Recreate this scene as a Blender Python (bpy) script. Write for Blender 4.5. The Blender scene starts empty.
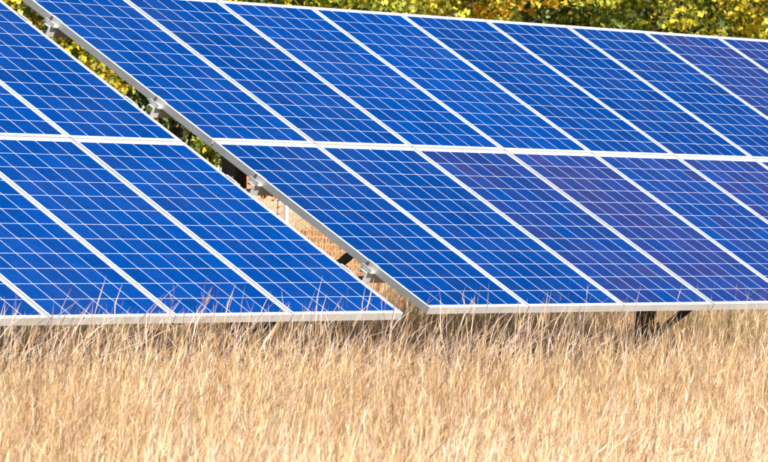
import bpy, bmesh, math, random
import numpy as np
from mathutils import Vector, Matrix

R = math.radians
rng = np.random.default_rng(7)
random.seed(7)
scene = bpy.context.scene
COL = scene.collection

# ------------------------------------------------------------------ camera
EDGE = 0.90                       # height of the low panel edge above the ground
CAM = Vector((-21.037, -16.148, EDGE + 0.263))
FWD = Vector((0.78696, 0.61696, 0.00736)).normalized()
RIGHT = Vector((0.61698, -0.78698, 0.0)).normalized()
UP = RIGHT.cross(FWD)
cam_data = bpy.data.cameras.new('camera')
cam = bpy.data.objects.new('camera', cam_data)
COL.objects.link(cam)
M = Matrix((RIGHT, UP, -FWD)).transposed().to_4x4()
M.translation = CAM
cam.matrix_world = M
cam_data.sensor_width = 36.0
cam_data.lens = 4458.7 * 36.0 / 768.0
cam_data.clip_start = 0.5
cam_data.clip_end = 3000
cam_data.dof.use_dof = True
cam_data.dof.focus_distance = 27.6
cam_data.dof.aperture_fstop = 12.0
scene.camera = cam

# ------------------------------------------------------------------ sky, sun, exposure
SUN_AZ = Vector((-0.15, -0.989))    # horizontal direction towards the sun
SUN_EL = R(35)
world = bpy.data.worlds.new('World')
scene.world = world
world.use_nodes = True
wn = world.node_tree.nodes
bg = wn['Background']
sky = wn.new('ShaderNodeTexSky')
sky.sky_type = 'NISHITA'
sky.sun_disc = False
sky.sun_elevation = SUN_EL
sky.sun_rotation = math.atan2(SUN_AZ.x, SUN_AZ.y)
sky.air_density = 1.0
sky.dust_density = 0.4
sky.ozone_density = 1.6
world.node_tree.links.new(sky.outputs[0], bg.inputs[0])
bg.inputs[1].default_value = 0.065
sun_data = bpy.data.lights.new('sun', 'SUN')
sun_data.energy = 5.0
sun_data.angle = R(0.53)
sun_data.color = (1.0, 0.945, 0.86)
sun = bpy.data.objects.new('sun', sun_data)
COL.objects.link(sun)
sdir = Vector((SUN_AZ.x * math.cos(SUN_EL), SUN_AZ.y * math.cos(SUN_EL), math.sin(SUN_EL)))
sun.rotation_euler = (-sdir).to_track_quat('-Z', 'Y').to_euler()
sun.location = (0, -20, 30)

scene.render.engine = 'CYCLES'
scene.view_settings.view_transform = 'Standard'
scene.view_settings.look = 'None'
scene.view_settings.gamma = 1.0
scene.view_settings.exposure = 1.0
scene.view_settings.use_curve_mapping = False
scene.cycles.max_bounces = 6
scene.cycles.diffuse_bounces = 3
scene.cycles.glossy_bounces = 3
scene.cycles.transmission_bounces = 3


# ------------------------------------------------------------------ helpers
def tag(o, label=None, cat=None, group=None, kind=None):
    if label: o['label'] = label
    if cat: o['category'] = cat
    if group: o['group'] = group
    if kind: o['kind'] = kind
    return o


def empty(name, mat=None):
    o = bpy.data.objects.new(name, None)
    COL.objects.link(o)
    o.empty_display_size = 0.2
    if mat is not None:
        o.matrix_world = mat
    return o


def link(name, mesh, parent=None, loc=(0, 0, 0)):
    o = bpy.data.objects.new(name, mesh)
    COL.objects.link(o)
    if parent is not None:
        o.parent = parent
    o.location = loc
    return o


def np_mesh(name, verts, faces_flat, sizes, mat, col=None, smooth=False):
    """mesh from numpy arrays: flat loop indices and the size of each face"""
    me = bpy.data.meshes.new(name)
    nv, nf, nl = len(verts), len(sizes), len(faces_flat)
    me.vertices.add(nv)
    me.vertices.foreach_set('co', np.ascontiguousarray(verts, dtype=np.float32).ravel())
    me.loops.add(nl)
    me.loops.foreach_set('vertex_index', np.ascontiguousarray(faces_flat, dtype=np.int32))
    me.polygons.add(nf)
    starts = np.concatenate(([0], np.cumsum(sizes)[:-1])).astype(np.int32)
    me.polygons.foreach_set('loop_start', starts)
    me.polygons.foreach_set('loop_total', np.asarray(sizes, dtype=np.int32))
    if smooth:
        me.polygons.foreach_set('use_smooth', np.ones(nf, dtype=bool))
    me.update(calc_edges=True)
    if col is not None:
        a = me.color_attributes.new('Col', 'FLOAT_COLOR', 'POINT')
        c4 = np.ones((nv, 4), dtype=np.float32)
        c4[:, :3] = col
        a.data.foreach_set('color', c4.ravel())
    if mat is not None:
        me.materials.append(mat)
    return me


def box(bm, x0, x1, y0, y1, z0, z1, bottom=True):
    v = [bm.verts.new((x, y, z)) for z in (z0, z1) for y in (y0, y1) for x in (x0, x1)]
    fs = [(4, 5, 7, 6), (0, 1, 5, 4), (2, 6, 7, 3), (0, 4, 6, 2), (1, 3, 7, 5)]
    if bottom:
        fs.append((0, 2, 3, 1))
    for f in fs:
        bm.faces.new([v[i] for i in f])
    return v


def bar(bm, p, q, w, h, ref=Vector((1, 0, 0))):
    """box beam from p to q; w along ref, h across"""
    p, q = Vector(p), Vector(q)
    d = (q - p).normalized()
    a = (ref - d * ref.dot(d)).normalized() * w / 2
    b = d.cross(a).normalized() * h / 2
    v = [bm.verts.new(c + s * a + t * b) for c in (p, q) for s, t in ((-1, -1), (1, -1), (1, 1), (-1, 1))]
    for f in ((0, 3, 2, 1), (4, 5, 6, 7), (0, 1, 5, 4), (1, 2, 6, 5), (2, 3, 7, 6), (3, 0, 4, 7)):
        bm.faces.new([v[i] for i in f])


def bm_mesh(name, bm, mat, bevel=0):
    if bevel:
        bmesh.ops.bevel(bm, geom=list(bm.edges), offset=bevel, segments=1, affect='EDGES')
    bmesh.ops.recalc_face_normals(bm, faces=list(bm.faces))
    me = bpy.data.meshes.new(name)
    bm.to_mesh(me)
    bm.free()
    me.materials.append(mat)
    return me


class Mat:
    def __init__(s, name):
        s.m = bpy.data.materials.new(name)
        s.m.use_nodes = True
        s.t = s.m.node_tree
        s.n = s.t.nodes
        s.b = s.n['Principled BSDF']

    def new(s, typ, **kw):
        n = s.n.new('ShaderNode' + typ)
        for k, v in kw.items():
            setattr(n, k, v)
        return n

    def l(s, a, b):
        s.t.links.new(a, b)

    def set(s, **kw):
        for k, v in kw.items():
            s.b.inputs[k.replace('_', ' ')].default_value = v
        return s

    def noise(s, scale, detail=3, vec=None, rough=0.55):
        n = s.new('TexNoise')
        n.inputs['Scale'].default_value = scale
        n.inputs['Detail'].default_value = detail
        n.inputs['Roughness'].default_value = rough
        if vec is not None:
            s.l(vec, n.inputs['Vector'])
        return n

    def ramp(s, fac, stops):
        r = s.new('ValToRGB')
        el = r.color_ramp.elements
        while len(el) < len(stops):
            el.new(0.5)
        for e, (p, c) in zip(el, stops):
            e.position = p
            e.color = (*c, 1) if len(c) == 3 else c
        s.l(fac, r.inputs[0])
        return r

    def mix(s, a, b, fac, blend='MIX'):
        n = s.new('Mix', data_type='RGBA', blend_type=blend)
        for sock, v in ((n.inputs[0], fac), (n.inputs[6], a), (n.inputs[7], b)):
            if hasattr(v, 'is_linked') or hasattr(v, 'links'):
                s.l(v, sock)
            else:
                sock.default_value = v if not isinstance(v, tuple) else ((*v, 1) if len(v) == 3 else v)
        return n.outputs[2]

    def math(s, op, a, b=None, c=None):
        n = s.new('Math', operation=op)
        for i, v in enumerate((a, b, c)):
            if v is None: continue
            if hasattr(v, 'links'): s.l(v, n.inputs[i])
            else: n.inputs[i].default_value = v
        return n.outputs[0]


# ------------------------------------------------------------------ materials
def mat_cell():
    m = Mat('solar_cell')
    info = m.new('ObjectInfo')
    tc = m.new('TexCoord')
    # object colour holds the tint of this cell's silicon; grains of the crystal inside it
    off = m.new('VectorMath', operation='MULTIPLY_ADD')
    m.l(info.outputs['Random'], off.inputs[0])
    off.inputs[1].default_value = (31.0, 17.0, 5.0)
    m.l(tc.outputs['Object'], off.inputs[2])
    vor = m.new('TexVoronoi')
    vor.inputs['Scale'].default_value = 55
    m.l(off.outputs[0], vor.inputs['Vector'])
    hsv = m.new('SeparateColor')
    m.l(vor.outputs['Color'], hsv.inputs[0])
    grain = m.math('MULTIPLY_ADD', hsv.outputs[0], 0.20, 0.90)
    nz = m.noise(9, 2, off.outputs[0])
    cloud = m.math('MULTIPLY_ADD', nz.outputs[0], 0.24, 0.88)
    g = m.math('MULTIPLY', grain, cloud)
    base = m.mix((1, 1, 1), info.outputs['Color'], 1.0)
    val = m.new('VectorMath', operation='SCALE')
    m.l(base, val.inputs[0])
    m.l(g, val.inputs['Scale'])
    # three thin busbars along the module
    sep = m.new('SeparateXYZ')
    m.l(tc.outputs['Object'], sep.inputs[0])
    fx = m.math('FRACT', m.math('ADD', m.math('DIVIDE', sep.outputs[0], 0.0516), 0.5))
    dist = m.math('ABSOLUTE', m.math('SUBTRACT', fx, 0.5))
    line = m.math('LESS_THAN', dist, 0.012)
    c = m.mix(val.outputs[0], (0.30, 0.36, 0.50), m.math('MULTIPLY', line, 0.05))
    # dust that has run down the glass
    geo = m.new('NewGeometry')
    dn = m.noise(1.7, 5, geo.outputs['Position'], 0.65)
    dr = m.ramp(dn.outputs[0], [(0.45, (0, 0, 0)), (0.75, (1, 1, 1))])
    c = m.mix(c, (0.45, 0.43, 0.40), m.math('MULTIPLY', dr.outputs[0], 0.012))
    m.l(c, m.b.inputs['Base Color'])
    m.set(Roughness=0.45, Specular_IOR_Level=0.0, Coat_Weight=0.10, Coat_Roughness=0.05, Coat_IOR=1.25)
    return m.m


def mat_backsheet():
    m = Mat('white_backsheet')
    geo = m.new('NewGeometry')
    n = m.noise(3, 4, geo.outputs['Position'])
    r = m.ramp(n.outputs[0], [(0.3, (0.38, 0.43, 0.57)), (0.7, (0.46, 0.50, 0.62))])
    m.l(r.outputs[0], m.b.inputs['Base Color'])
    m.set(Roughness=0.5, Coat_Weight=0.35, Coat_Roughness=0.06, Coat_IOR=1.28)
    return m.m


def mat_alu(name, c0, c1, metal=0.35, rough=0.42, stain=0.0):
    m = Mat(name)
    geo = m.new('NewGeometry')
    n = m.noise(2.2, 6, geo.outputs['Position'], 0.65)
    r = m.ramp(n.outputs[0], [(0.3, c0), (0.7, c1)])
    c = r.outputs[0]
    if stain:
        mp = m.new('Mapping')
        m.l(geo.outputs['Position'], mp.inputs[0])
        mp.inputs['Scale'].default_value = (3, 3, 14)
        n2 = m.noise(2.0, 5, mp.outputs[0], 0.7)
        r2 = m.ramp(n2.outputs[0], [(0.46, (0, 0, 0)), (0.72, (1, 1, 1))])
        c = m.mix(c, (0.50, 0.44, 0.26), m.math('MULTIPLY', r2.outputs[0], stain))
    m.l(c, m.b.inputs['Base Color'])
    r3 = m.math('MULTIPLY_ADD', n.outputs[0], 0.25, rough - 0.12)
    m.l(r3, m.b.inputs['Roughness'])
    m.set(Metallic=metal)
    return m.m


def mat_attr(name, trans=0.3, rough=0.7, spec=0.2, noise_scale=0.0):
    """colour of every blade / leaf comes from its own attribute; thin and a little see-through"""
    m = Mat(name)
    at = m.new('VertexColor', layer_name='Col')
    c = at.outputs[0]
    m.l(c, m.b.inputs['Base Color'])
    m.set(Roughness=rough, Specular_IOR_Level=spec)
    tr = m.new('BsdfTranslucent')
    m.l(c, tr.inputs[0])
    mx = m.new('MixShader')
    mx.inputs[0].default_value = trans
    m.l(m.b.outputs[0], mx.inputs[1])
    m.l(tr.outputs[0], mx.inputs[2])
    m.l(mx.outputs[0], m.n['Material Output'].inputs[0])
    return m.m


def mat_noise(name, stops, scale, rough=0.85, bump=0.0, detail=6):
    m = Mat(name)
    geo = m.new('NewGeometry')
    n = m.noise(scale, detail, geo.outputs['Position'], 0.65)
    r = m.ramp(n.outputs[0], stops)
    m.l(r.outputs[0], m.b.inputs['Base Color'])
    m.set(Roughness=rough)
    if bump:
        b = m.new('Bump')
        b.inputs['Strength'].default_value = bump
        b.inputs['Distance'].default_value = 0.02
        n2 = m.noise(scale * 6, 5, geo.outputs['Position'], 0.7)
        m.l(n2.outputs[0], b.inputs['Height'])
        m.l(b.outputs[0], m.b.inputs['Normal'])
    return m.m


M_CELL = mat_cell()
M_BACK = mat_backsheet()
M_FRAME = mat_alu('anodised_frame', (0.48, 0.48, 0.48), (0.60, 0.60, 0.60), 0.25, 0.45, 0.5)
M_RAIL = mat_alu('mill_aluminium', (0.60, 0.59, 0.57), (0.76, 0.75, 0.73), 0.4, 0.45)
M_STEEL = mat_noise('weathered_steel', [(0.3, (0.055, 0.042, 0.03)), (0.7, (0.12, 0.09, 0.06))], 5, 0.7, 0.2)
M_BOLT = mat_noise('dark_bolt', [(0.3, (0.05, 0.04, 0.04)), (0.7, (0.10, 0.09, 0.08))], 40, 0.5)
M_GRASS = mat_attr('dry_grass_blades', 0.25, 0.65, 0.25)
M_LEAF = mat_attr('autumn_leaves', 0.38, 0.55, 0.35)
M_BARK = mat_noise('bark', [(0.3, (0.022, 0.017, 0.012)), (0.7, (0.06, 0.045, 0.03))], 9, 0.9, 0.6)
M_SOIL = mat_noise('straw_litter_ground', [(0.25, (0.05, 0.035, 0.02)), (0.5, (0.11, 0.075, 0.04)), (0.75, (0.20, 0.14, 0.075))], 1.4, 0.95, 0.8)
M_NET = mat_noise('orange_netting', [(0.3, (0.70, 0.17, 0.07)), (0.7, (0.78, 0.26, 0.12))], 6, 0.5)
M_WHITE = mat_noise('white_paint', [(0.3, (0.72, 0.71, 0.67)), (0.7, (0.82, 0.81, 0.78))], 5, 0.6)


# ------------------------------------------------------------------ ground
def gz(x, y):
    """height of the ground: a shallow dip in front of the arrays, climbing behind them"""
    y = np.asarray(y, dtype=float)
    x = np.asarray(x, dtype=float)
    def ss(a, b, v):
        t = np.clip((v - a) / (b - a), 0, 1)
        return t * t * (3 - 2 * t)
    h = 0.72 * ss(1.6, 9.0, y) + 0.55 * ss(8, 20, y) + 2.0 * ss(30, 160, y)
    h = h - 0.62 * ss(0, 1, np.clip((-1.0 - y) / 9.5, 0, 1)) 
    h = h + 0.025 * np.sin(0.9 * x + 0.4 * y) * np.cos(0.7 * y - 0.3 * x)
    return h


def build_ground():
    near = np.arange(-46, 60.1, 0.75)
    far = np.array([90, 140, 220, 360, 600, 1000])
    xs = np.concatenate((-far[::-1] - 0, near, far))
    ys = np.concatenate((-far[::-1] - 0, near, far))
    X, Y = np.meshgrid(xs, ys)
    Z = gz(X, Y)
    v = np.stack((X, Y, Z), -1).reshape(-1, 3)
    nx, ny = len(xs), len(ys)
    i = (np.arange(ny - 1)[:, None] * nx + np.arange(nx - 1)[None, :]).ravel()
    f = np.stack((i, i + 1, i + nx + 1, i + nx), -1).ravel()
    me = np_mesh('ground', v, f, np.full(len(i), 4), M_SOIL, smooth=True)
    o = link('ground', me)
    tag(o, 'straw-littered earth under the dry grass and the arrays', 'ground', kind='structure')


build_ground()

# ------------------------------------------------------------------ solar arrays
TILT = R(31.296)
PU, PV = 1.012, 1.976             # panel pitch along the row and up the slope
MW, ML, FD = 1.001, 1.964, 0.046  # panel width, length, frame depth
CP, CS = 0.1583, 0.1540           # cell pitch and cell size
TILTM = Matrix.Rotation(TILT, 4, 'X')
BLUE = np.array((0.0001, 0.030, 0.158))
VIOLET = np.array((0.015, 0.024, 0.112))


def frame_mesh():
    bm = bmesh.new()
    w = 0.013
    hw = MW / 2
    box(bm, -hw, hw, 0, w, -FD, 0)
    box(bm, -hw, hw, ML - w, ML, -FD, 0)
    box(bm, -hw, -hw + w, w + .0004, ML - w - .0004, -FD, -.0003)
    box(bm, hw - w, hw, w + .0004, ML - w - .0004, -FD, -.0003)
    # inner flange at the underside of the frame
    for s in (-1, 1):
        a, b = sorted((s * (hw - w - .0005), s * (hw - w - .022)))
        box(bm, a, b, w + .001, ML - w - .001, -FD + .001, -FD + .004)
    return bm_mesh('frame', bm, M_FRAME)


def sheet_mesh():
    bm = bmesh.new()
    w = 0.0135
    box(bm, -MW / 2 + w, MW / 2 - w, w, ML - w, -0.010, -0.0040)
    return bm_mesh('backsheet', bm, M_BACK)


def cell_mesh():
    bm = bmesh.new()
    h, hx, c = CS / 2, CS / 2 - .0008, 0.003
    z0, z1 = -0.0004, 0.0003
    pts = [(-hx + c, -h), (hx - c, -h), (hx, -h + c), (hx, h - c), (hx - c, h), (-hx + c, h), (-hx, h - c), (-hx, -h + c)]
    lo = [bm.verts.new((x, y, z0)) for x, y in pts]
    hi = [bm.verts.new((x, y, z1)) for x, y in pts]
    bm.faces.new(hi)
    for i in range(8):
        j = (i + 1) % 8
        bm.faces.new((lo[i], lo[j], hi[j], hi[i]))
    return bm_mesh('cell', bm, M_CELL)


FRAME, SHEET, CELL = frame_mesh(), sheet_mesh(), cell_mesh()
ORD = ['first', 'second', 'third', 'fourth', 'fifth', 'sixth', 'seventh', 'eighth', 'ninth', 'tenth']


def solar_panel(base, col, row, violet, label, group):
    m = base @ TILTM @ Matrix.Translation(((col + .5) * PU, row * PV + (PV - ML) / 2, 0))
    m = m @ Matrix.Translation((0, 0, random.uniform(-.0012, .0012)))
    t = empty('solar_panel', m)
    tag(t, label, 'solar panel', group)
    link('frame', FRAME, t)
    link('backsheet', SHEET, t)
    y0 = (ML - 12 * CP) / 2 + CP / 2
    shade = random.uniform(.90, 1.10)
    for j in range(12):
        for i in range(6):
            c = link('cell', CELL, t, ((i - 2.5) * CP, y0 + j * CP, -0.0040))
            k = min(1, max(0, violet + random.gauss(0, .05 + .55 * violet * (1 - violet))))
            rgb = (BLUE * (1 - k) + VIOLET * k) * shade * random.uniform(.90, 1.10)
            c.color = (*rgb, 1)
    return t


def pv_point(base, u, v, n=0.0):
    return base @ TILTM @ Vector((u, v, n))


RIGHT_BASE = Matrix.Translation((0, 0, EDGE))
LEFT_BASE = Matrix.Translation((-0.5855, -0.2659, EDGE - 0.0248))
NR, NL = 10, 5
VIO = {(2, 0): .45, (3, 0): .75, (4, 0): .38, (5, 0): .62, (6, 0): .5, (7, 1): .50, (8, 1): .50, (9, 1): .4, (7, 0): .4,
       (1, 0): .03, (6, 1): .06, (5, 1): .03}


def tint_word(v):
    return 'violet-blue' if v > .55 else 'indigo-tinged blue' if v > .3 else 'bright blue'


for row in (0, 1):
    rname = ('lower', 'upper')[row]
    for c in range(NR):
        v = VIO.get((c, row), 0)
        solar_panel(RIGHT_BASE, c, row, v,
                    f'{tint_word(v)} solar panel, {ORD[c]} from the gap in right array\'s {rname} row',
                    'solar panels of the right array')
    for c in range(NL):
        solar_panel(LEFT_BASE, -1 - c, row, 0.0,
                    f'bright blue solar panel, {ORD[c]} from the gap in left array\'s {rname} row',
                    'solar panels of the left array')

# ---- racks: posts, braces, rafters, rails, end clamps
RAIL_V = [PV * .255, PV * .775, PV * 1.255, PV * 1.775]
RAIL_H = 0.070


def rail_mesh(u0, u1):
    """C-channel, open towards the high edge, under the frames"""
    bm = bmesh.new()
    t, w = 0.005, 0.05
    box(bm, u0, u1, -w / 2, w / 2, -t, 0)
    box(bm, u0, u1, -w / 2, w / 2, -RAIL_H, -RAIL_H + t)
    box(bm, u0, u1, -w / 2, -w / 2 + t, -RAIL_H + t + .0002, -t - .0002)
    box(bm, u0, u1, w / 2 - t, w / 2, -t - .014, -t - .0002)
    box(bm, u0, u1, w / 2 - t, w / 2, -RAIL_H + t + .0002, -RAIL_H + t + .014)
    return bm_mesh('rail', bm, M_RAIL)


def clamp_mesh(s):
    """Z-shaped end clamp; s = -1 at the left end of a row, +1 at the right end; origin at the frame's outer face, frame top"""
    bm = bmesh.new()
    def b(x0, x1, *r):
        box(bm, *sorted((s * x0, s * x1)), *r)
    b(-.012, .004, -.042, .042, .0015, .0055)          # lip over the frame
    b(.0005, .0055, -.042, .042, -FD + .006, .0014)       # upright on the frame's side
    b(.0057, .050, -.042, .042, -FD + .002, -FD + .008)    # foot on the rail
    b(.046, .052, -.042, .042, -FD + .0085, -FD + .030)     # raised outer rim
    return bm_mesh('end_clamp', bm, M_RAIL)


def bolt_mesh(s):
    bm = bmesh.new()
    bmesh.ops.create_cone(bm, cap_ends=True, segments=6, radius1=.008, radius2=.008, depth=.045,
                          matrix=Matrix.Translation((s * .026, .018, -FD + .030)))
    return bm_mesh('bolt', bm, M_BOLT)


CLAMP = {s: clamp_mesh(s) for s in (-1, 1)}
BOLT = {s: bolt_mesh(s) for s in (-1, 1)}


def box_post(name, base_pt, top, w):
    bm = bmesh.new()
    box(bm, -w / 2, w / 2, -w / 2, w / 2, 0, top - base_pt[2])
    # lips of the folded section, a real recess down the front face
    box(bm, -w / 2, -w * .22, -w / 2 - .006, -w / 2 - .0004, 0.002, top - base_pt[2] - .002)
    box(bm, w * .22, w / 2, -w / 2 - .006, -w / 2 - .0004, 0.002, top - base_pt[2] - .002)
    return bm_mesh(name, bm, M_STEEL)


def rack(base, ncol, side, posts, label):
    org = base.translation
    u0, u1 = (-0.062, ncol * PU + .05) if side > 0 else (-ncol * PU - .05, 0.055)
    t = empty('panel_rack', Matrix.Translation((org.x + posts[0], org.y + 2.2, float(gz(org.x + posts[0], org.y + 2.2)))))
    inv = t.matrix_world.inverted()
    tag(t, label, 'panel rack', 'racks under the solar panels')
    def part(name, me, mw):
        o = link(name, me, t)
        o.matrix_local = inv @ mw
        return o
    me = rail_mesh(u0, u1)
    ue = {-1: (0 if side > 0 else -ncol * PU) + (PU - MW) / 2, 1: (ncol * PU if side > 0 else 0) - (PU - MW) / 2}
    for v in RAIL_V:
        part('rail', me, base @ TILTM @ Matrix.Translation((0, v, -FD - .0015)))
        for s in (-1, 1):
            c = part('end_clamp', CLAMP[s], base @ TILTM @ Matrix.Translation((ue[s], v, 0)))
            b = link('bolt', BOLT[s], c)
    for pu in posts:
        yl = 2.2
        zr = -FD - .0015 - RAIL_H            # underside of the rails, measured across the slope
        # rafter: I-section running up the slope
        bm = bmesh.new()
        box(bm, -.035, .035, .28, PV * 2 - .28, -.008, -.0005)
        box(bm, -.035, .035, .28, PV * 2 - .28, -.110, -.102)
        box(bm, -.006, .006, .285, PV * 2 - .285, -.1018, -.0082)
        part('rafter', bm_mesh('rafter', bm, M_STEEL), base @ TILTM @ Matrix.Translation((pu, 0, zr)))
        def under(y):                         # height of the rafter's underside at distance y behind the low edge
            n = zr - .112
            return org.z + y * math.tan(TILT) + n / math.cos(TILT)
        gx, gy = org.x + pu, org.y + yl
        g = float(gz(gx, gy)) - .35
        part('post', box_post('post', (gx, gy, g), under(yl - .05) - .003, .11), Matrix.Translation((gx, gy, g)))
        bm = bmesh.new()
        bar(bm, (0, yl - .066, .64), (0, 1.14, under(1.14) - org.z + EDGE - .036), .05, .042)
        part('brace', bm_mesh('brace', bm, M_STEEL), Matrix.Translation((gx, org.y, org.z - EDGE)))
        bm = bmesh.new()
        box(bm, -.08, .08, -.007, 0, -.10, .10)
        part('brace_plate', bm_mesh('brace_plate', bm, M_STEEL), Matrix.Translation((gx, gy - .0555 - .006, org.z - EDGE + .64)))


rack(RIGHT_BASE, NR, 1, [0.81, 5.42, 9.55], 'dark steel posts and pale rails carrying the right solar array')
rack(LEFT_BASE, NL, -1, [-1.62, -4.35], 'dark steel posts and pale rails carrying the left solar array')


# ------------------------------------------------------------------ fences behind the arrays
def safety_fence():
    Y, u0, u1, n = 8.0, 5.5, 16.3, 5
    t = empty('safety_fence', Matrix.Translation((u0, Y, float(gz(u0, Y)))))
    tag(t, 'orange plastic mesh fence on white stakes behind the arrays', 'fence')
    inv = t.matrix_world.inverted()
    xs = np.linspace(u0, u1, int((u1 - u0) / .045))
    H = 1.18
    verts, faces = [], []
    def strip(P, Q):
        k = len(verts)
        verts.extend(P); verts.extend(Q)
        m = len(P)
        for i in range(m - 1):
            faces.append((k + i, k + i + 1, k + m + i + 1, k + m + i))
    sag = lambda x: -.05 * abs(math.sin((x - u0) / (u1 - u0) * math.pi * (n - 1)))
    bulge = lambda x, h: .03 * math.sin(x * 2.3 + h * 3) + .015 * math.sin(x * 7 + h)
    base = lambda x: float(gz(x, Y))
    B = [base(x) for x in xs]
    rows = np.arange(.10, H + .001, .060)
    for h in rows:                                        # wavy horizontal strands
        wv = .010
        P = [(x, Y + bulge(x, h), b + h + sag(x) * h / H + wv * (1 if i % 2 else -1)) for i, (x, b) in enumerate(zip(xs, B))]
        strip(P, [(x, y, z + (.03 if h > H - .07 else .012)) for x, y, z in P])
    for i, (x, b) in enumerate(zip(xs, B)):                  # short uprights
        P = [(x, Y + bulge(x, h), b + h + sag(x) * h / H) for h in np.linspace(.1, H, 6)]
        strip(P, [(q[0] + .011, q[1], q[2]) for q in P])
    flat = np.array(faces).ravel()
    me = np_mesh('netting', np.array(verts), flat, np.full(len(faces), 4), M_NET)
    o = link('netting', me, t)
    o.matrix_local = inv
    for i in range(n):
        x = 5.7 + 2.6 * i
        bm = bmesh.new()
        box(bm, -.016, .016, 0, .03, 0, H + .30)
        bmesh.ops.create_cone(bm, cap_ends=True, segments=8, radius1=.020, radius2=.008, depth=.03, matrix=Matrix.Translation((0, .015, H + .316)))
        p = link('post', bm_mesh('post', bm, M_WHITE), t)
        p.matrix_local = inv @ Matrix.Translation((x, Y - .10, base(x) - .15))


def picket_fence():
    Y, u0, u1 = 12.0, 6.6, 11.75
    t = empty('picket_fence', Matrix.Translation((u0, Y, float(gz(u0, Y)))))
    tag(t, 'white picket fence in front of the autumn trees', 'fence')
    inv = t.matrix_world.inverted()
    bm = bmesh.new()
    w, h = .038, 1.22
    pts = [(-w, 0), (w, 0), (w, h - .07), (0, h), (-w, h - .07)]
    a = [bm.verts.new((x, -.01, z)) for x, z in pts]
    b = [bm.verts.new((x, .01, z)) for x, z in pts]
    bm.faces.new(a); bm.faces.new(b)
    for i in range(5):
        j = (i + 1) % 5
        bm.faces.new((a[i], a[j], b[j], b[i]))
    me = bm_mesh('picket', bm, M_WHITE)
    x = u0
    while x < u1:
        p = link('picket', me, t)
        p.matrix_local = inv @ Matrix.Translation((x, Y, float(gz(x, Y)) - .03))
        x += .15
    for h in (.30, .92):
        bm = bmesh.new()
        bar(bm, (u0 - .05, Y + .028, gz(u0, Y) + h), (u1, Y + .028, gz(u1, Y) + h), .035, .08, Vector((0, 1, 0)))
        r = link('rail', bm_mesh('rail', bm, M_WHITE), t)
        r.matrix_local = inv
    for x in (u0 + .07, (u0 + u1) / 2 + .05, u1 - .06):
        bm = bmesh.new()
        box(bm, -.045, .045, 0, .09, -.2, 1.2)
        p = link('post', bm_mesh('post', bm, M_WHITE), t)
        p.matrix_local = inv @ Matrix.Translation((x, Y + .0485, float(gz(x, Y))))


safety_fence()
picket_fence()


# ------------------------------------------------------------------ trees
def tubes(paths, sides=7):
    """paths: list of (points, radii) -> verts, quads"""
    V, F = [], []
    for pts, rad in paths:
        pts = [Vector(p) for p in pts]
        k = len(V)
        for i, (p, r) in enumerate(zip(pts, rad)):
            d = (pts[min(i + 1, len(pts) - 1)] - pts[max(i - 1, 0)]).normalized()
            a = d.orthogonal().normalized()
            b = d.cross(a)
            for s in range(sides):
                an = 2 * math.pi * s / sides
                V.append(p + (a * math.cos(an) + b * math.sin(an)) * r)
        for i in range(len(pts) - 1):
            for s in range(sides):
                s2 = (s + 1) % sides
                F.append((k + i * sides + s, k + i * sides + s2, k + (i + 1) * sides + s2, k + (i + 1) * sides + s))
    return np.array([tuple(v) for v in V]), np.array(F)


PAL = {
    'yellow': [(.80, .52, .03), (.74, .44, .03), (.54, .43, .05), (.82, .58, .09), (.32, .32, .04)],
    'lime': [(.50, .48, .05), (.38, .40, .045), (.64, .54, .05), (.20, .26, .03), (.74, .56, .05)],
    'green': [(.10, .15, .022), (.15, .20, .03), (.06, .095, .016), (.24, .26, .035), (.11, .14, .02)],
    'orange': [(.78, .40, .03), (.70, .32, .03), (.76, .52, .05), (.50, .28, .03), (.60, .46, .05)],
}


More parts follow.
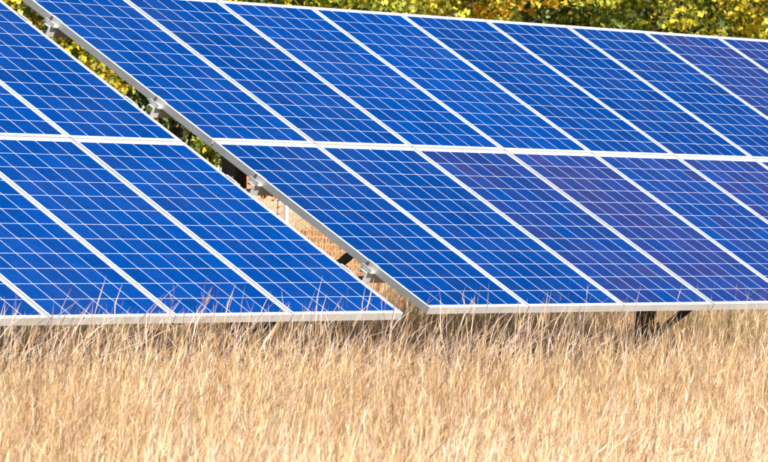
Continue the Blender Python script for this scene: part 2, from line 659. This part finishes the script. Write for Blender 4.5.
def leaf_cloud(centres, per, spread, size, palette, r, shade_mix=.25):
    """leaf-sized folded faces gathered in clumps"""
    n = len(centres) * per
    cen = np.repeat(centres, per, axis=0)
    q = r.normal(0, 1, (n, 3))
    q *= r.uniform(0, 1, (n, 1)) ** .42 / np.linalg.norm(q, axis=1)[:, None]
    q[:, 2] -= .5 * (q[:, 0] ** 2 + q[:, 1] ** 2)          # sprays droop at their rims
    sc = np.repeat(r.uniform(.65, 1.35, (len(centres), 1)), per, axis=0)
    P = cen + q * sc * np.array(spread)
    # lobed leaf: centre fold, six outline points, two halves
    outline = np.array([(0, 0, 0), (.42, .25, .07), (.30, .52, .05), (.5, .8, .08), (0, 1.1, -.05),
                        (-.5, .8, .08), (-.30, .52, .05), (-.42, .25, .07), (0, .5, -.03)])
    faces = np.array([(0, 1, 8), (1, 2, 8), (2, 3, 8), (3, 4, 8), (4, 5, 8), (5, 6, 8), (6, 7, 8), (7, 0, 8)])
    faces = faces[[0, 2, 3, 4, 5, 7]]                     # lobes with notches between them
    s = size * r.uniform(.6, 1.25, n)
    nrm = r.normal(0, 1, (n, 3)) + np.array((-.15, -.45, .5))
    nrm /= np.linalg.norm(nrm, axis=1)[:, None]
    a = r.normal(0, 1, (n, 3)) + np.array((0, 0, -.6))
    a -= nrm * np.sum(a * nrm, 1)[:, None]
    a /= np.linalg.norm(a, axis=1)[:, None]
    b = np.cross(a, nrm)
    V = (P[:, None, :] + s[:, None, None] * (outline[None, :, 0:1] * b[:, None] + outline[None, :, 1:2] * a[:, None]
                                             + outline[None, :, 2:3] * nrm[:, None]))
    k = len(outline)
    F = (faces[None] + (np.arange(n) * k)[:, None, None]).reshape(-1)
    pal = np.array(palette)
    w = r.dirichlet(np.ones(len(pal)) * .22, len(centres))  # every clump leans to some of the colours
    idx = np.array([r.choice(len(pal), per, p=ww) for ww in w]).ravel()
    C = pal[idx] * r.uniform(.9, 1.6, (n, 1)) * (1 + r.normal(0, .06, (n, 3)))
    C = np.repeat(np.clip(C, .005, .9), k, axis=0)
    return V.reshape(-1, 3), F, n * len(faces), C


def autumn_tree(x, y, h, rad, kind, label, name='autumn_tree', cat='tree', low=.18, clumps=85, per=130, leaf=.085, seed=0, tight=.1, fill=90, group='trees and bushes behind the arrays'):
    r = np.random.default_rng(1000 + seed)
    g = float(gz(x, y))
    t = empty(name, Matrix.Translation((x, y, g)))
    tag(t, label, cat, group)
    cz, rz = h * (1 + low) / 2, h * (1 - low) / 2
    cs = []
    while len(cs) < clumps:
        p = r.uniform(-1, 1, 3)
        q = np.linalg.norm(p)
        if q > 1 or q < .42 and r.random() > .25:
            continue
        if p[1] > .15 and r.random() < .6 and y < 18:         # the sunny side carries more leaf
            continue
        lump = 1 + .16 * math.sin(3 * math.atan2(p[1], p[0]) + seed) + .12 * math.sin(5 * p[2] + seed)
        cs.append((p[0] * rad * lump, p[1] * rad * lump, cz + p[2] * rz))
    cs = np.array(cs)
    paths = []
    lean = r.normal(0, .25, 2)
    top = Vector((lean[0], lean[1], h * .82))
    nseg = 6
    tr = .013 * h
    spine = [Vector((top.x * (i / nseg) ** 1.4 + r.normal(0, .04), top.y * (i / nseg) ** 1.4 + r.normal(0, .04), -.25 + (top.z + .25) * i / nseg)) for i in range(nseg + 1)]
    paths.append((spine, [tr * (1.35 if i == 0 else 1) * (1 - .85 * i / nseg) for i in range(nseg + 1)]))
    for c in cs[::3]:                                      # limbs run out to the clumps
        c = Vector(c)
        f = min(.85, max(.12, (c.z - .35 * math.hypot(c.x, c.y)) / h))
        k = f * nseg
        i0 = int(k)
        s = spine[i0].lerp(spine[min(i0 + 1, nseg)], k - i0)
        mid = s.lerp(c, .5) + Vector((0, 0, .12))
        r0 = tr * .24
        paths.append(([s, mid, c], [r0, r0 * .6, r0 * .15]))
    V, F = tubes(paths, 6)
    link('trunk', np_mesh('trunk', V, F.ravel(), np.full(len(F), 4), M_BARK, smooth=True), t)
    pal = sum((PAL[k] for k in kind), [])
    V, F, nf, C = leaf_cloud(cs, per, (rad * tight * 2.3, rad * tight * 2.3, h * tight * .34), leaf, pal, r)
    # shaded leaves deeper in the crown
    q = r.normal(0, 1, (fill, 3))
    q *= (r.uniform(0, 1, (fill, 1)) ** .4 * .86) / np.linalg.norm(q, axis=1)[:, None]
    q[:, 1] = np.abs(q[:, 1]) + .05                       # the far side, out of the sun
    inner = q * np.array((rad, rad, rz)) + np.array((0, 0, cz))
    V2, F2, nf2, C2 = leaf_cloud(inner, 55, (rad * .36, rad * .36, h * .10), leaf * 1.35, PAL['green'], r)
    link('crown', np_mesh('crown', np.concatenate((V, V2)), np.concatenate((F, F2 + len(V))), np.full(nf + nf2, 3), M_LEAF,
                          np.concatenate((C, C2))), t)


TREES = [  # x, y, height, crown radius, colours, label
    (7.6, 15.2, 6.6, 2.2, ('lime', 'yellow'), 'lime and yellow tree furthest left behind the left array'),
    (10.6, 15.6, 6.2, 2.1, ('yellow', 'lime'), 'yellow-leaved tree second from the left, behind the left array'),
    (13.4, 15.0, 6.4, 2.2, ('yellow', 'green'), 'yellow and dark green tree seen through the top of the gap'),
    (16.0, 15.8, 6.6, 2.2, ('lime', 'green', 'green'), 'olive green tree seen in the gap just above the picket fence'),
    (18.6, 15.2, 6.8, 2.3, ('green', 'lime'), 'dark green tree left of the orange one over the right array'),
    (20.9, 15.7, 6.4, 2.0, ('orange', 'yellow'), 'orange-yellow tree showing over the right array, left of the darkest one'),
    (23.0, 15.4, 6.6, 2.1, ('green', 'green', 'lime'), 'darkest green tree showing over the right array'),
    (25.3, 15.9, 6.4, 2.1, ('lime', 'yellow', 'green'), 'lime tree right of the darkest green one'),
    (27.6, 15.3, 6.6, 2.2, ('yellow', 'yellow', 'lime'), 'golden yellow tree over the right end of the array'),
    (30.2, 15.8, 6.3, 2.2, ('yellow', 'yellow', 'green'), 'yellow tree mixed with green at the right picture edge'),
    (33.0, 15.2, 6.6, 2.3, ('lime', 'green'), 'olive tree beyond the right picture edge'),
    (11.5, 20.2, 8.4, 3.0, ('green', 'lime'), 'tall green tree in the back row, furthest left'),
    (16.5, 20.8, 8.0, 3.0, ('green',), 'tall dark tree in the back row behind the olive one'),
    (21.5, 20.0, 8.6, 3.1, ('green', 'lime'), 'tall green tree in the back row behind the orange one'),
    (26.5, 20.6, 8.2, 3.0, ('green', 'yellow'), 'tall green and gold tree in the back row behind the lime one'),
    (31.5, 20.2, 8.6, 3.1, ('green',), 'tall dark tree in the back row behind the yellow ones'),
    (36.8, 20.6, 8.4, 3.1, ('lime', 'green'), 'tall olive tree in the back row, furthest right'),
]
for i, (x, y, h, rad, kind, label) in enumerate(TREES):
    back = y > 18
    h = h if back else h * 1.22
    autumn_tree(x, y, h, rad, kind, label, seed=i, clumps=130 if back else 112, per=85 if back else 165,
                leaf=.11 if back else .070, low=.10 if back else .11, tight=.115 if back else .092)


# ------------------------------------------------------------------ dry grass
CR = np.array((RIGHT.x, RIGHT.y))                             # the way the wind has laid the stalks: to camera right
STRAW = np.array([(.74, .51, .30), (.79, .59, .40), (.62, .40, .20), (.81, .66, .50), (.72, .47, .22), (.40, .24, .11), (.78, .56, .41), (.76, .53, .29)])
GREENISH = np.array([(.18, .24, .05), (.24, .27, .06), (.13, .18, .04), (.28, .27, .08), (.34, .28, .10)])
OLIVE = np.array([(.30, .27, .09), (.24, .24, .08), (.38, .33, .12), (.44, .35, .14)])


def blades(pos, h, width, lean, bend, az, pal, head=None, r=rng, nseg=5, face=None):
    """curved tapering strips; head = fraction of the length that is a feathery seed head"""
    n = len(pos)
    t = np.linspace(0, 1, nseg + 1)[None, :]
    d = np.stack((np.cos(az), np.sin(az)), -1)
    out = h[:, None] * (lean[:, None] * t + bend[:, None] * t ** 2.6)
    up = h[:, None] * (t - .5 * np.abs(bend[:, None]) * t ** 3.2 - .12 * np.abs(lean[:, None]) * t)
    kink = r.normal(0, .012, (n, nseg + 1)) * h[:, None] * t
    cx = pos[:, 0, None] + d[:, 0, None] * out + kink
    cy = pos[:, 1, None] + d[:, 1, None] * out + kink[:, ::-1] * .5
    cz = pos[:, 2, None] + up - .02
    fa = r.uniform(0, 2 * np.pi, n) if face is None else face
    tw = fa[:, None] + t * r.normal(0, .6, (n, 1))
    if head is None:
        prof = np.interp(t[0], [0, .3, .7, 1], [.8, 1, .75, .06])[None, :] * np.ones((n, 1))
    else:
        prof = np.array([np.interp(t[0], [0, .55, 1 - hd, 1 - hd * .6, 1 - .15 * hd, 1], [.75, .5, .45, 1.9, 1.3, .2]) for hd in head])
    hw = .5 * width[:, None] * prof
    ox, oy = np.cos(tw) * hw, np.sin(tw) * hw
    Lp = np.stack((cx - ox, cy - oy, cz), -1)
    Rp = np.stack((cx + ox, cy + oy, cz), -1)
    V = np.concatenate((Lp, Rp), 1)                         # n, 2(nseg+1), 3
    k = nseg + 1
    q = np.array([(i, k + i, k + i + 1, i + 1) for i in range(nseg)])
    F = (q[None] + (np.arange(n) * 2 * k)[:, None, None]).reshape(-1)
    c = pal[r.integers(0, len(pal), n)] * r.uniform(.78, 1.18, (n, 1))
    c = np.clip(c, .01, .85)
    cc = np.repeat(c, 2 * k, axis=0)
    return V.reshape(-1, 3), F, n * nseg, cc


def spikelets(pos_tip, dirv, n_each, pal_c, r=rng):
    """short feathery side pieces along the top of each stalk: one diamond-shaped face each"""
    n = len(pos_tip) * n_each
    P = np.repeat(pos_tip, n_each, axis=0)
    D = np.repeat(dirv, n_each, axis=0)
    s = r.uniform(0, .16, (n, 1))
    P = P - D * s
    d = D + r.normal(0, .20, (n, 3)) + np.array((0, 0, .15))
    d /= np.linalg.norm(d, axis=1)[:, None]
    L = r.uniform(.035, .10, (n, 1))
    w = np.cross(d, r.normal(0, 1, (n, 3)))
    w /= np.linalg.norm(w, axis=1)[:, None]
    w *= r.uniform(.0008, .0019, (n, 1))
    V = np.stack((P, P + d * L * .45 + w, P + d * L, P + d * L * .45 - w), 1)
    F = np.arange(n * 4)
    C = np.repeat(np.clip(np.repeat(pal_c, n_each, axis=0) * r.uniform(.85, 1.2, (n, 1)), 0, .88), 4, axis=0)
    return V.reshape(-1, 3), F, n, C


def field(n, d0, d1, extra, keep=None):
    """random points in a strip in front of the camera that is wider than the view"""
    d = np.sqrt(rng.uniform(d0 ** 2, d1 ** 2, n))
    w = rng.uniform(-1, 1, n) * (.0885 * d + extra)
    f2 = np.array((FWD.x, FWD.y)); f2 = f2 / np.linalg.norm(f2)
    p = np.array((CAM.x, CAM.y)) + d[:, None] * f2 + w[:, None] * CR
    return p


def clumpy(p, s=1.0):
    x, y = p[:, 0], p[:, 1]
    v = (np.sin(2.1 * x * s + 1.3 * y * s) + np.sin(-1.2 * x * s + 2.7 * y * s + 1) + np.sin(4.9 * x * s + .4) * np.sin(4.1 * y * s)
         + .8 * np.sin(9.1 * x * s + 3 * y * s) * np.sin(7.3 * y * s - 2 * x * s))
    return v / 3.8


class Acc:
    def __init__(s): s.V, s.F, s.n, s.C, s.k = [], [], 0, [], 0
    def add(s, v, f, n, c):
        s.V.append(v); s.F.append(f + s.k); s.n += n; s.C.append(c); s.k += len(v)
    def obj(s, name, label, cat):
        me = np_mesh(name, np.concatenate(s.V), np.concatenate(s.F), np.full(s.n, 4), M_GRASS, np.concatenate(s.C))
        return tag(link(name, me), label, cat, kind='stuff')


def az_wind(n, spread):
    base = math.atan2(CR[1], CR[0])
    return base + rng.normal(0, spread, n)


def place(p):
    return np.column_stack((p, gz(p[:, 0], p[:, 1])))


def grass_patch(acc, p, hmul, frac_stem, pal, olive=None, open_=.35):
    """stalks with feathery heads, leaf blades between them, now and then a green one; grown in tussocks"""
    n = len(p)
    cl = clumpy(p) + .45 * clumpy(p[:, ::-1] + 3.7, 2.3)
    keep = rng.random(n) < .70 + open_ * 1.6 * cl
    p, cl = p[keep], cl[keep]
    n = len(p)
    st = rng.random(n) < frac_stem
    P = place(p)
    swirl = 1.3 * clumpy(p + 11.0, .8) + .8 * clumpy(p[:, ::-1] - 5.0, 1.9)    # tussocks lean their own way
    i = np.where(st)[0]
    m = len(i)
    h = np.clip(rng.normal(.66, .125, m) + .13 * cl[i], .28, 1.02) * hmul
    bent = np.where(rng.random(m) < .10, rng.uniform(.5, 1.2, m), rng.gamma(1.5, .13, m))
    v, f, q, c = blades(P[i], h, rng.uniform(.0016, .0034, m), rng.normal(.06, .14, m), bent,
                        az_wind(m, .9) + swirl[i], pal, head=rng.uniform(.18, .34, m))
    acc.add(v, f, q, c)
    vv = v.reshape(m, 12, 3)
    tip, below = vv[:, 5], vv[:, 4]
    dv = tip - below
    dv /= np.linalg.norm(dv, axis=1)[:, None] + 1e-9
    acc.add(*spikelets(tip, dv, 4, c.reshape(m, 12, 3)[:, 0]))
    i = np.where(~st)[0]
    m = len(i)
    h = np.clip(rng.normal(.45, .14, m) + .10 * cl[i], .12, .85) * hmul
    acc.add(*blades(P[i], h, rng.uniform(.0019, .0042, m), rng.normal(.08, .19, m), rng.gamma(1.6, .28, m),
                    az_wind(m, 1.2) + swirl[i], pal))
    if olive is not None:
        k = rng.random(n) < olive * (.6 + cl)
        m = int(k.sum())
        h = np.clip(rng.normal(.47, .13, m), .15, .85) * hmul
        acc.add(*blades(P[k] + np.column_stack((rng.normal(0, .03, (m, 2)), np.zeros(m))), h, rng.uniform(.003, .007, m),
                        rng.normal(.08, .2, m), rng.gamma(2, .2, m), az_wind(m, 1.6), OLIVE))


def depth_of(p):
    return (p[:, 0] - CAM.x) * FWD.x + (p[:, 1] - CAM.y) * FWD.y


BROWN = np.vstack((STRAW, STRAW[[2, 4, 5]], [(.42, .25, .12), (.36, .21, .10), (.52, .33, .17), (.55, .37, .22)]))
PALE = np.clip(STRAW * np.array((1.10, 1.11, 1.18)), 0, .86)
a = Acc()
grass_patch(a, field(34000, 10.0, 15.0, .35), .97, .6, PALE, .02, .3)
p = field(125000, 15.0, 26.0, .35)
near = -p[:, 1] * .20                                          # the field thins out towards the arrays
p = p[(p[:, 1] < .1) & (rng.random(len(p)) < np.clip(.07 + near, 0, 1))]
far = p[:, 1] > -2.6
mid = p[:, 1] < -4.6
grass_patch(a, p[mid], 1.0, .55, PALE, .02, .4)
grass_patch(a, p[~far & ~mid], 1.0, .55, np.vstack((STRAW, BROWN[8:])), .05, .45)
grass_patch(a, p[far], 1.0, .62, BROWN, .12, .8)
p = field(26000, 10.0, 27.0, 2.6)
grass_patch(a, p[p[:, 1] < .1], 1.0, .55, STRAW, .05)
# strip along the low edges of the panels, open and tangled
m = 10000
p = np.column_stack((rng.uniform(-8, 13, m), rng.uniform(-2.8, .35, m)))
grass_patch(a, p, 1.10, .66, BROWN, .16, .9)
# tussocks standing higher than the rest
cen = [(1.75, -.45), (2.35, -.25), (-.9, -.75), (-3.6, -.8)] + [(rng.uniform(-6, 11), rng.uniform(-1.6, -.1)) for _ in range(34)]
for cx, cy in cen:
    m = int(rng.integers(60, 150))
    p = np.column_stack((rng.normal(cx, .16, m), rng.normal(cy, .12, m)))
    P = place(p)
    th = np.hypot(p[:, 0] - cx, p[:, 1] - cy)
    out = np.arctan2(p[:, 1] - cy, p[:, 0] - cx)
    a.add(*blades(P, rng.uniform(.55, .93, m) * rng.uniform(.85, 1.05), rng.uniform(.002, .0045, m), rng.normal(.12, .12, m) + th * .5,
                  rng.gamma(1.6, .25, m), out + rng.normal(0, .8, m), BROWN, head=rng.uniform(.15, .3, m), nseg=7))
# lone tall stalks that reach up in front of the panels
m = 2300
u = np.where(rng.random(m) < .68, rng.uniform(-6, .3, m), rng.uniform(-.6, 12, m))
p = np.column_stack((u, rng.uniform(-1.5, -.30, m)))
P = place(p)
hh = np.where(u < .2, rng.triangular(.80, .95, 1.24, m), rng.triangular(.76, .85, 1.08, m))
TALL = np.array([(.62, .45, .37), (.72, .55, .47), (.54, .37, .30), (.68, .49, .34)])
a.add(*blades(P, hh, rng.uniform(.0024, .0050, m), rng.normal(.05, .12, m), rng.gamma(1.7, .38, m), az_wind(m, .7), TALL,
              head=rng.uniform(.12, .3, m), nseg=9))
a.obj('dry_grass', 'tall straw-coloured dry grass in front of the panels', 'grass')

b = Acc()
p = field(22000, 26.0, 40.0, .9)
p = p[(p[:, 1] > .1) & (p[:, 1] < 8.3)]
p = p[rng.random(len(p)) < np.where(p[:, 1] < 4.5, .35, 1.0)]
grass_patch(b, p, 1.0, .4, BROWN, .4, .6)
m = 4200
p = np.column_stack((rng.uniform(-6, 14, m), rng.uniform(.3, 7.5, m)))
grass_patch(b, p, 1.0, .4, BROWN, .45, .6)
m = 12000
p = np.column_stack((rng.uniform(4, 15, m), rng.uniform(6.0, 7.8, m)))
grass_patch(b, p, 1.15, .5, STRAW, .2, .4)
m = 26000
p = np.column_stack((rng.uniform(4, 16, m), rng.uniform(8.3, 13.5, m)))
grass_patch(b, p, 1.15, .15, GREENISH, .8)
b.obj('meadow_grass', 'straw and olive grass under and behind the solar arrays', 'grass')
